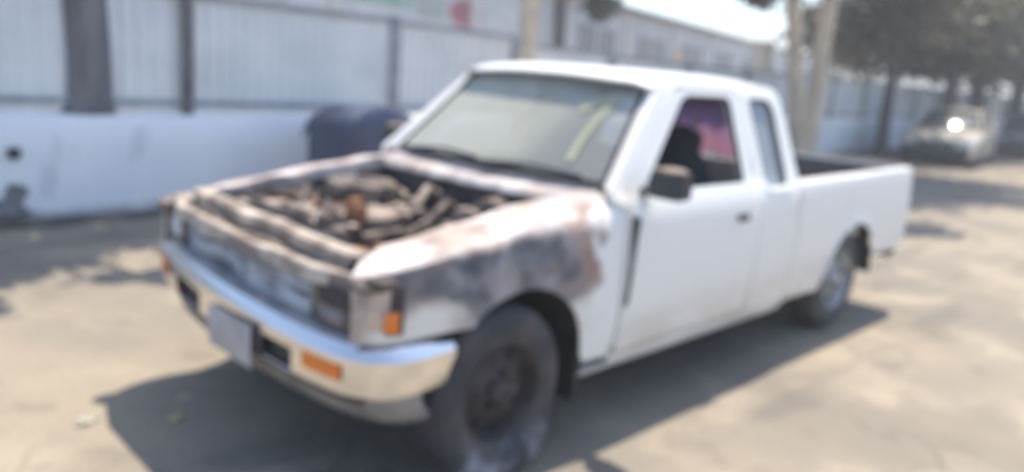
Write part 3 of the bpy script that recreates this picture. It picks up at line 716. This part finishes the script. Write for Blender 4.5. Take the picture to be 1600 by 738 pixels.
for s in (-1, 1):
    # headlamp housing wraps around the corner
    pl = [(.190, .50), (.196, .62), (.210, .70), (.240, .762), (.290, .800), (.330, .817)]
    pl2 = []
    for i in range(len(pl)-1):
        for k in range(4): pl2.append((pl[i][0]+(pl[i+1][0]-pl[i][0])*k/4, pl[i][1]+(pl[i+1][1]-pl[i][1])*k/4))
    pl2.append(pl[-1])
    def lamp(i0, i1, z0, z1, out):
        return loft([[(x-out*.6, s*(y+out*.8), z0), (x-out, s*(y+out), z0+.01), (x-out*1.1, s*(y+out*1.1), (z0+z1)/2), (x-out, s*(y+out), z1-.01), (x-out*.6, s*(y+out*.8), z1)] for x, y in pl2[i0:i1+1]])
    v, f = lamp(0, len(pl2)-1, .645, .815, .002); hd = fin('headlight', v, f, M['ash'], T, solid=.01)
    v, f = lamp(1, 6, .66, .70, .010); fin('lamp_recess', v, f, M['grille_back'], hd)
    v, f = lamp(1, 6, .705, .79, .008); fin('reflector', v, f, M['soot'] if s < 0 else M['grille'], hd)
    v, f = lamp(9, 16, .66, .80, .012); fin('corner_lens', v, f, M['lens'], hd)
    v, f = lamp(15, 19, .655, .725, .016); fin('orange_lens', v, f, M['orange'], hd)
    # melted hump above the lamp
    MB().blob((.255, s*.765, .812), (.085, .05, .026), 4+s, .2).build('melted_trim', M['ash'], hd)

# front bumper: plan curve along y, swept profile
def bplan(t):    # t -1..1 -> x,y and outward normal
    P = [(.56, -.815), (.40, -.835), (.27, -.815), (.185, -.72), (.145, -.58), (.118, -.35), (.105, 0), (.118, .35), (.145, .58), (.185, .72), (.27, .815), (.40, .835), (.56, .815)]
    q = (t+1)/2*(len(P)-1); i = int(min(q, len(P)-2)); u = q-i
    def g(k): return Vector(P[max(0, min(len(P)-1, k))])
    a, b, c, d = g(i-1), g(i), g(i+1), g(i+2)
    return .5*((2*b)+(c-a)*u+(2*a-5*b+4*c-d)*u*u+(3*b-a-3*c+d)*u*u*u)
NP = 72
def bz(y): return .048*(y+.80)+.016   # the bumper hangs lower on the side of the burst tyre
profb = [(-.025, .408), (0.0, .418), (.004, .436), (.006, .505), (.006, .542), (.0, .554), (-.030, .582), (-.085, .583)]
rows = []
for i in range(NP+1):
    t = -1+2*i/NP; p = bplan(t); d = (bplan(min(1, t+.01))-bplan(max(-1, t-.01))).normalized(); nrm = Vector((-d.y, d.x))
    k = 1-.10*max(0, (abs(t)-.75)/.25)
    rows.append([(p.x+nrm.x*o_, p.y+nrm.y*o_, .49+(z-.49)*k+bz(p.y)) for o_, z in profb])
v, f = loft(rows); w_ = len(profb)-1
keep = []
for idx, fc in enumerate(f):
    i, j = divmod(idx, w_); cy_ = sum(v[q][1] for q in fc)/4
    if j in (1, 2) and (.17 < cy_ < .45 or -.46 < cy_ < -.30): continue
    keep.append(fc)
bmp = fin('front_bumper', v, keep, M['chrome'], T, solid=.004, off=-1, split=26)
rows = []
for i in range(31):
    t = -.55+1.1*i/30; p = bplan(t); rows.append([(p.x+.03, p.y, .38+bz(p.y)), (p.x+.03, p.y, .56+bz(p.y))])
v, f = loft(rows); fin('bumper_backing', v, f, M['black_plastic'], bmp)
rows = []   # dark strip along the top behind the chrome edge
for i in range(NP+1):
    t = -1+2*i/NP; p = bplan(t); d = (bplan(min(1, t+.01))-bplan(max(-1, t-.01))).normalized(); nrm = Vector((-d.y, d.x))
    rows.append([(p.x+nrm.x*o_, p.y+nrm.y*o_, z+bz(p.y)) for o_, z in ((-.034, .584), (-.038, .598), (-.11, .612), (-.20, .606))])
v, f = loft(rows); fin('bumper_pad', v, f, M['pad'], bmp)
rows = []   # lower apron
for i in range(41):
    t = -.80+1.6*i/40; p = bplan(t); rows.append([(p.x+.05, p.y*.97, .425), (p.x+.07, p.y*.96, .37), (p.x+.12, p.y*.95, .31)])
v, f = loft(rows); fin('front_apron', v, f, mat('grey_apron', (.30, .28, .26), .7, 0, (.18, .17, .165), 6), T, solid=.005)
for s in (-1, 1):
    rows = []
    for i in range(9):
        t = s*(.30+.18*i/8); p = bplan(t); d = (bplan(t+.01)-bplan(t-.01)).normalized(); nrm = Vector((-d.y, d.x))
        rows.append([(p.x+nrm.x*o_, p.y+nrm.y*o_, z+bz(p.y)) for o_, z in ((.006, .464), (.014, .470), (.014, .516), (.006, .522))])
    v, f = loft(rows); fin('turn_signal', v, f, M['orange'], bmp)
rows = [[(.088, y, .402), (.084, y, .44), (.084, y, .55), (.088, y, .562)] for y in (-.27, -.1, .06)]
v, f = loft(rows); fin('licence_plate', v, f, M['plate'], bmp, solid=.003)

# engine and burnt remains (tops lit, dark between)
def part(name, m, fn, parent=T, **k):
    mb = MB(); fn(mb); return mb.build(name, m, parent, **k)
blk = part('engine_block', M['ash'], lambda b: (b.box(.52, 1.02, -.14, .20, .42, .72), b.box(.50, 1.0, -.10, .16, .72, .80)), bevel=.02)
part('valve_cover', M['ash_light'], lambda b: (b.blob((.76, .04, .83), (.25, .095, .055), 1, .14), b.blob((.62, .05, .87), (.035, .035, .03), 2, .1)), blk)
part('air_cleaner', M['ash'], lambda b: (b.lathe([(.02, .05), (.15, .045), (.165, .03), (.165, -.03), (.14, -.04)], 24, 'z', (.95, .34, .90)), b.blob((.95, .34, .945), (.05, .04, .02), 3, .2)), blk)
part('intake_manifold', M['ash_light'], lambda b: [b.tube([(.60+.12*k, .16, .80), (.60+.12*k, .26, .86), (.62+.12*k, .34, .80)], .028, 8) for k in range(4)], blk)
part('exhaust_manifold', M['rust'], lambda b: [b.tube([(.60+.12*k, -.12, .74), (.62+.11*k, -.20, .74), (.78, -.26, .62)], .024, 8) for k in range(4)], blk)
part('distributor', M['rust'], lambda b: (b.lathe([(.03, 0), (.045, .02), (.045, .07), (.03, .09)], 14, 'z', (.66, -.05, .84)), b.blob((.66, -.05, .93), (.035, .035, .02), 8, .2)), blk)
part('fan', M['ash'], lambda b: ([b.box(-.012, .012, .03, .19, -.03, .03, Matrix.Translation((.45, .02, .66)) @ Matrix.Rotation(k*PI/3, 4, 'X') @ Matrix.Rotation(.5, 4, 'Y')) for k in range(6)], b.lathe([(.05, -.02), (.05, .03)], 14, 'x', (.45, .02, .66))), blk, smooth=False)
part('alternator', M['ash'], lambda b: (b.lathe([(.04, -.07), (.075, -.06), (.08, 0), (.075, .06), (.04, .07)], 18, 'x', (.56, -.24, .66)),), blk)
part('battery', M['ash_light'], lambda b: (b.box(.42, .62, .40, .55, .70, .86), b.box(.45, .47, .43, .45, .86, .885), b.box(.56, .58, .50, .52, .86, .885)), bevel=.015)
part('coolant_tank', M['ash_light'], lambda b: b.blob((.50, -.50, .76), (.07, .055, .07), 11, .3))
part('brake_booster', M['ash'], lambda b: (b.lathe([(.06, -.10), (.12, -.06), (.125, 0), (.10, .04)], 20, 'x', (1.17, -.36, .84)), b.tube([(1.08, -.36, .85), (.92, -.36, .86)], .028, 10)))
part('master_cylinder', M['ash_light'], lambda b: b.blob((.98, -.37, .90), (.07, .035, .04), 15, .2))
part('washer_tank', M['ash_light'], lambda b: b.blob((.80, -.46, .84), (.05, .045, .075), 18, .2))
part('coolant_hose', M['ash_light'], lambda b: b.tube([(.38, .20, .84), (.46, .18, .88), (.54, .12, .86), (.58, .06, .80)], .028, 10))
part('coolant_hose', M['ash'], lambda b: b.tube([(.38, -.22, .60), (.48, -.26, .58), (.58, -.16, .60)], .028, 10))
part('heater_hose', M['ash_light'], lambda b: b.tube([(1.26, .10, .88), (1.14, .08, .94), (1.0, -.04, .92), (.86, -.12, .86)], .02, 8))
part('heater_hose', M['ash'], lambda b: b.tube([(1.26, -.02, .84), (1.12, -.08, .90), (.98, -.16, .86), (.80, -.20, .80)], .018, 8))
part('wiring_harness', M['soot'], lambda b: b.tube([(1.2, .5, .90), (.9, .56, .86), (.6, .52, .88), (.4, .4, .90), (.36, 0, .89), (.4, -.4, .86)], .014, 6))
part('strut_mount', M['ash_light'], lambda b: b.lathe([(.03, .03), (.07, .02), (.09, 0), (.09, -.03)], 18, 'z', (.86, .53, .74)))
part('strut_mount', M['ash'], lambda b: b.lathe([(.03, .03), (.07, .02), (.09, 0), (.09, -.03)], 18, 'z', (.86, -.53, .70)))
rng = random.Random(12)
debris = MB()
for k in range(60):   # ash flakes and fallen scraps over the engine
    x = rng.uniform(.42, 1.18); y = rng.uniform(-.12, .52); z = interp(y, [-.3, -.1, .2, .5], [.60, .80, .84, .76])+rng.uniform(-.03, .05)
    debris.blob((x, y, z), (rng.uniform(.015, .05), rng.uniform(.012, .04), rng.uniform(.008, .022)), k, .4, 2)
tag(debris.build('ash_debris', M['ash_light'], T), kind='stuff')
debris = MB()
for k in range(26):
    x = rng.uniform(.42, 1.2); y = rng.uniform(-.5, .1); debris.blob((x, y, rng.uniform(.56, .72)), (rng.uniform(.02, .06), rng.uniform(.015, .05), rng.uniform(.01, .03)), 90+k, .4, 2)
tag(debris.build('charred_debris', M['ash'], T), kind='stuff')

rng = random.Random(31)
for k in range(26):    # loose burnt hoses and cables
    x = rng.uniform(.44, 1.15); y = rng.uniform(-.40, .52); z = rng.uniform(.74, .88) if y > -.12 else rng.uniform(.60, .78)
    P = [Vector((x, y, z))]
    d = Vector((rng.gauss(0, 1), rng.gauss(0, 1), 0)).normalized()
    for j in range(4):
        d = (d+Vector((rng.gauss(0, .5), rng.gauss(0, .5), rng.gauss(0, .35)))).normalized(); q = P[-1]+d*rng.uniform(.05, .085)
        q.x = min(1.2, max(.40, q.x)); q.y = min(.56, max(-.54, q.y)); q.z = min(.90, max(.5, q.z)); P.append(q)
    MB().tube(P, rng.uniform(.008, .022), 7).build('burnt_hose', (M['ash_light'], M['ash'], M['soot'], M['rust'])[k % 4 if k % 3 else 0], T)
for k in range(16):    # bent brackets
    x = rng.uniform(.44, 1.15); y = rng.uniform(-.42, .54); z = rng.uniform(.76, .88) if y > -.12 else rng.uniform(.58, .76)
    Tm = Matrix.Translation((x, y, z)) @ Matrix.Rotation(rng.uniform(0, 6.3), 4, 'Z') @ Matrix.Rotation(rng.gauss(0, .5), 4, 'X')
    L_ = rng.uniform(.04, .10); h_ = rng.uniform(.03, .07)
    MB().add([Tm @ Vector(p) for p in ((-L_, -.02, 0), (L_, -.02, 0), (L_, .02, 0), (-L_, .02, 0), (-L_, -.022, -.004), (L_, -.022, -.004), (L_, -.024, -h_), (-L_, -.024, -h_))], [(0, 1, 2, 3), (0, 1, 5, 4), (4, 5, 6, 7)]).build('bent_bracket', (M['ash_light'], M['ash'], M['rust'])[k % 3], T, solid=.005, smooth=False)

# bed
BX0, BX1, BC, BR = 3.075, 4.885, 3.925, .375
def bot(x):
    d = abs(x-BC)
    if d < BR:
        return max(.33+math.sqrt(BR*BR-d*d), 0)
    return .31 if x < BC else .45
def btop(x): return 1.008+.018*(x-BX0)/1.8
for s in (-1, 1):
    xs_ = sorted(set([BX0+(BX1-BX0)*i/50 for i in range(51)]+[BC-BR, BC+BR, BC-BR+.004, BC+BR-.004, BC-BR+.015, BC+BR-.015]))
    rows = []
    for x in xs_:
        zb = bot(x)
        if x > BC: zb = max(zb, .45)
        top = btop(x); r = []
        flare = .012*math.exp(-((math.hypot(x-BC, (zb-.33))-BR)/.05)**2)
        endr = .02*max(0, (x-(BX1-.05))/.05)**2
        for j in range(11):
            z = zb+(top-.02-zb)*j/10
            yo = interp(z, [.28, .34, .40, .55, .70, .85, .95, 1.0], [.78, .80, .815, .832, .838, .832, .824, .815])
            r.append((x, s*(yo-endr+(flare if j < 2 else 0)), z))
        yo = .812-endr
        r += [(x, s*yo, top-.006), (x, s*(yo-.012), top), (x, s*(yo-.075), top), (x, s*(yo-.085), top-.01), (x, s*(yo-.085), top-.10), (x, s*(yo-.055), top-.11), (x, s*(yo-.055), .60)]
        rows.append(r)
    v, f = loft(rows); fin('bed_side', v, f, M['white'], T, split=50)
    # wheel house
    rows = []
    for i in range(17):
        a = PI*i/16; rows.append([(BC+.38*math.cos(a), s*.825, .33+.38*math.sin(a)), (BC+.38*math.cos(a), s*.52, .33+.38*math.sin(a)), (BC, s*.52, .33)])
    v, f = loft(rows); fin('wheel_house', v, f, M['underbody'], T)
    # end cap of the side, tail lamp
    mb = MB(); mb.box(BX1-.012, BX1+.004, min(s*.735, s*.80), max(s*.735, s*.80), .46, 1.015); mb.build('bed_corner', M['white'], T, smooth=False)
    MB().box(BX1+.004, BX1+.02, min(s*.70, s*.79), max(s*.70, s*.79), .70, .90).build('tail_light', mat('red_lens', (.5, .02, .02), .3) if s < 0 else bpy.data.materials['red_lens'], T, smooth=False, bevel=.005)
MB().box(BX0+.01, BX1-.01, -.755, .755, .56, .60).build('bed_floor', M['dark_bed'], T, smooth=False)
MB().box(BX0+.005, BX0+.035, -.755, .755, .60, 1.0).build('bed_front', M['white'], T, smooth=False, bevel=.006)
MB().box(BX1-.045, BX1-.018, -.732, .732, .60, 1.024).box(BX1-.018, BX1+.012, -.732, .732, .47, 1.03).build('tailgate', M['white'], T, smooth=False, bevel=.008)
MB().box(4.87, 4.93, -.50, .50, .40, .50).box(4.86, 4.91, -.12, .12, .33, .40).build('rear_step', M['black_plastic'], T, smooth=False, bevel=.01)
mb = MB(); mb.tube([(4.1, -.56, .40), (4.5, -.66, .42), (4.74, -.79, .425)], .033, 10); mb.blob((4.73, -.78, .43), (.05, .04, .04), 4, .3)
mb.build('tailpipe', M['rubber'], T)
MB().box(BX1-.052, BX1-.048, -.72, .72, .605, 1.005).build('tailgate_dark_sheet', M['dark_bed'], T, smooth=False)  # dark sheet over the inner face of the white tailgate
MB().box(BX1-.044, BX1+.01, -.73, .73, 1.0315, 1.036).build('tailgate_cap', M['tan_steel'], T, smooth=False)
for s in (-1, 1): MB().box(BX0+.04, BX1-.06, min(s*.748, s*.752), max(s*.748, s*.752), .605, .90).build('bed_dark_sheet', M['dark_bed'], T, smooth=False)  # dark sheets over the inner faces of the white bed sides
# chassis
mb = MB()
for s in (-1, 1): mb.box(.35, 4.8, s*.42-.04, s*.42+.04, .38, .50)
for x in (.5, 1.3, 2.2, 3.1, 4.3, 4.78): mb.box(x-.04, x+.04, -.42, .42, .39, .49)
mb.build('chassis_frame', M['underbody'], T, smooth=False)
part('rear_axle', M['underbody'], lambda b: (b.tube([(3.87, -.66, .33), (3.87, .66, .33)], .045, 12), b.blob((3.87, 0, .33), (.13, .14, .13), 3, .03)))
part('front_axle', M['underbody'], lambda b: b.tube([(.80, -.62, .30), (.80, -.3, .36), (.80, .3, .36), (.80, .62, .30)], .05, 12))
part('drive_shaft', M['underbody'], lambda b: b.tube([(1.3, 0, .42), (3.8, 0, .34)], .035, 10))
part('exhaust_pipe', M['rust'], lambda b: b.tube([(1.1, -.28, .34), (2.2, -.30, .32), (3.3, -.34, .34)], .03, 10))
part('fuel_tank', M['underbody'], lambda b: b.box(2.3, 3.1, .08, .36, .26, .46), bevel=.04)

def wheel(x, s, yo, burnt, r=.33):
    w_ = empty('wheel', (x, s*yo, r)); w_.parent = T
    o_ = s
    W = .20
    prf = [(.185, -.005), (.20, .006), (.235, .012), (.275, .010), (.305, 0), (.322, -.016), (.330, -.035), (.331, -.10), (.330, -W+.035), (.322, -W+.016), (.30, -W), (.24, -W-.01), (.19, -W)]
    prf = [(a, b*o_) for a, b in prf]
    mb = MB(); n = 48
    mb.lathe(prf, n, 'y')
    mb.f = mb.f[:-2]
    if burnt:    # slack tyre: the bottom is squashed and bulges outward
        vv = []
        for (px, py, pz) in mb.v:
            if pz < -.12:
                k = min(1, (-.12-pz)/.20)
                if abs(py) < .05 and py*o_ > -.05: py += o_*.075*k*(1 if math.hypot(px, pz) > .22 else .3)
                pz = max(pz, -.329)
                px *= 1+.04*k
            vv.append((px, py, pz))
        mb.v = vv
    ty = mb.build('tyre', M['burnt_tyre'] if burnt else M['tyre'], w_)
    rp = [(.198, .0), (.19, .008), (.182, .0), (.176, -.03), (.165, -.055), (.13, -.045), (.11, -.028), (.085, -.022), (.07, -.035), (.055, -.03), (.05, .0), (.04, .008), (.001, .010)]
    mb = MB(); mb.lathe([(a, b*o_) for a, b in rp], 40, 'y'); mb.f = mb.f[:-2]+mb.f[-1:]
    rim = mb.build('rim', M['rim_burnt'] if burnt else M['rim'], w_)
    for k in range(6):
        a = k*PI/3; MB().lathe([(.010, -.03*o_), (.010, -.008*o_)], 8, 'y', (.075*math.cos(a), 0, .075*math.sin(a))).build('wheel_nut', M['rim'] if not burnt else M['ash'], rim)
    for k in range(8):
        a = k*PI/4+.2; MB().lathe([(.016, -.050*o_), (.016, -.034*o_)], 10, 'y', (.145*math.cos(a), 0, .145*math.sin(a))).build('vent_hole', M['rubber'], rim)
    return w_
wheel(.80, -1, .825, True); wheel(.80, 1, .80, True); wheel(3.87, -1, .785, False); wheel(3.87, 1, .785, False)

# purple cloth hanging inside the rear window
k = NB('purple_cloth')
c = k.mix(k.step(k.math('ADD', k.sx.outputs[2], k.math('MULTIPLY', k.noise(6, 3), .12)), 1.22, 1.36), (.46, .20, .31), (.28, .19, .36))
c = k.mix(k.step(k.noise(5, 3, (1, 2.5, .3)), .5, .62), c, (.44, .26, .27))
k.done(c, .9)
tl = k.n.new('ShaderNodeBsdfTranslucent'); k.l.new(c, tl.inputs[0]); ms = k.n.new('ShaderNodeMixShader'); ms.inputs[0].default_value = .6
k.l.new(k.b.outputs[0], ms.inputs[1]); k.l.new(tl.outputs[0], ms.inputs[2]); k.l.new(ms.outputs[0], k.n['Material Output'].inputs[0])
rows = []
for i in range(33):
    y = -.60+.72*i/32
    lo = 1.10+.05*noise.noise(Vector((y*5, 0, 0)))
    rows.append([(2.975-.02*t+.014*math.sin(y*44)*(1.2-t)-(z_-1.1)*.12, y*(1-.04*t), z_) for t in (0, .25, .5, .75, 1) for z_ in (lo+(1.455-lo)*t,)])
v, f = loft(rows); tag(fin('hanging_cloth', v, f, k.m), 'purple and pink cloth hanging inside the rear window of the pickup cab', 'cloth')

# pale lump standing in for a sunlit notch at the front of the shadow
mb = MB(); mb.blob((0, 0, .012), (.05, .035, .012), 3, .5); mb.blob((.05, .03, .010), (.04, .03, .010), 8, .5)
o = mb.build('sunlit_notch', mat('notch_light', (.42, .40, .32), .8)); o.location = (-.24, .47, 0); o.scale = (.6, .6, .8)
tag(o, 'pale patch of painted sunlight on the ground at the front edge of the truck shadow', 'light patch')
o2 = MB().blob((0, 0, .008), (.03, .018, .008), 5, .5).build('dry_leaf', mat('dry_leaf', (.45, .38, .2), .8)); o2.location = (.05, .30, 0)
tag(o2, 'small dry leaf in the shadow in front of the bumper', 'leaf')

# ------------------------------------------------------------------ background cars
def car(loc, rz, paint, label, seed=0, L=4.3, W=1.7, H=1.36, group='cars parked along the far kerb'):
    c = empty('parked_car', loc, rz, label, 'car', group)
    # local: x from the nose (0) to the tail (L)
    st = [(0, .62, .30, .56), (.05, .72, .24, .64), (.25, .80, .20, .70), (.9, .84, .18, .80), (1.25, .85, .18, .88), (2.2, .85, .18, .92), (3.3, .85, .18, .94), (3.95, .82, .20, .92), (4.2, .76, .26, .86), (L, .66, .34, .70)]
    rows = []
    for x, hw, zb, zt in st:
        rows.append([(x, -hw*.9, zb), (x, -hw, zb+.12), (x, -hw, (zb+zt)/2), (x, -hw*.98, zt-.08), (x, -hw*.86, zt), (x, 0, zt+.03), (x, hw*.86, zt), (x, hw*.98, zt-.08), (x, hw, (zb+zt)/2), (x, hw, zb+.12), (x, hw*.9, zb), (x, 0, zb), (x, -hw*.9, zb)])
    v, f = loft(rows); f += [tuple(range(12)), tuple(range((len(st)-1)*13, (len(st)-1)*13+12))]
    bd = fin('body', v, f, paint, c, split=40)
    g = [(1.20, .70, .90, .90), (1.75, .60, .92, 1.27), (2.1, .58, .92, 1.33), (2.8, .57, .92, 1.33), (3.2, .58, .92, 1.26), (3.75, .66, .92, .93)]
    rows = [[(x+.10*(i_ < 2), -.78, z0-.02), (x+.07*(i_ < 2), -hw-(0 if z1 > 1 else .06), z1-.02), (x, -hw*.8, z1+.02), (x-.03*(i_ < 2), 0, z1+.035), (x, hw*.8, z1+.02), (x, hw+(0 if z1 > 1 else .06), z1-.02), (x, .78, z0-.02)] for i_, (x, hw, z0, z1) in enumerate(g)]
    v, f = loft(rows); fin('glasshouse', v, f, M['car_glass'], c, split=40)
    rr = []
    for x, hw, z in ((1.70, .56, 1.285), (2.0, .575, 1.335), (2.5, .58, 1.345), (2.9, .575, 1.335), (3.25, .56, 1.265)):
        rr.append([(x, -hw*1.02, z-.03), (x, -hw*.8, z+.015), (x, 0, z+.03), (x, hw*.8, z+.015), (x, hw*1.02, z-.03)])
    v, f = loft(rr); fin('roof', v, f, paint, c, solid=.02)
    for s in (-1, 1):
        MB().tube([(1.20, s*.74, .90), (1.72, s*.585, 1.28)], .03, 8).build('pillar', paint, c)
        MB().tube([(3.25, s*.585, 1.26), (3.78, s*.70, .93)], .045, 8).build('pillar', paint, c)
        MB().tube([(2.48, s*.79, .93), (2.45, s*.60, 1.31)], .025, 8).build('pillar', paint, c)
        MB().blob((.07, s*.58, .60), (.06, .15, .065), 2, .03).build('headlight', mat('lamp_glass', (.6, .6, .58), .15) if 'lamp_glass' not in bpy.data.materials else bpy.data.materials['lamp_glass'], c)
        MB().blob((1.45, s*.92, .98), (.06, .09, .06), 2, .03).build('mirror', paint, c)
        for x in (.80, 3.42):
            wp = empty('wheel', (x, s*.84, .31)); wp.parent = c
            mb = MB(); mb.lathe([(.19, .0), (.29, s*.01), (.31, -s*.03), (.31, -s*.17), (.2, -s*.18)], 24, 'y'); mb.f = mb.f[:-2]; mb.build('tyre', M['tyre'], wp)
            mb = MB(); mb.lathe([(.2, -s*.01), (.17, -s*.03), (.05, -s*.0), (.01, s*.01)], 20, 'y'); mb.f = mb.f[:-2]+mb.f[-1:]; mb.build('rim', M['rim'], wp)
    MB().box(-.012, .03, -.42, .42, .48, .58).build('grille', M['black_plastic'], c, smooth=False)
    MB().box(-.04, .10, -.74, .74, .24, .46).build('bumper', M['black_plastic'], c, smooth=False, bevel=.02)  # black bumper made large to stand in for the shaded lower front
    return c
car((19.2, 3.36, 0), math.radians(7), mat('beige_paint', (.58, .53, .44), .3, 0, coat=.5), 'beige saloon facing the camera on the far side of the truck')
car((25.6, 2.95, 0), math.radians(6), mat('blue_grey_paint', (.16, .19, .26), .3, .2, coat=.6), 'blue grey car parked behind the beige one at the right edge')
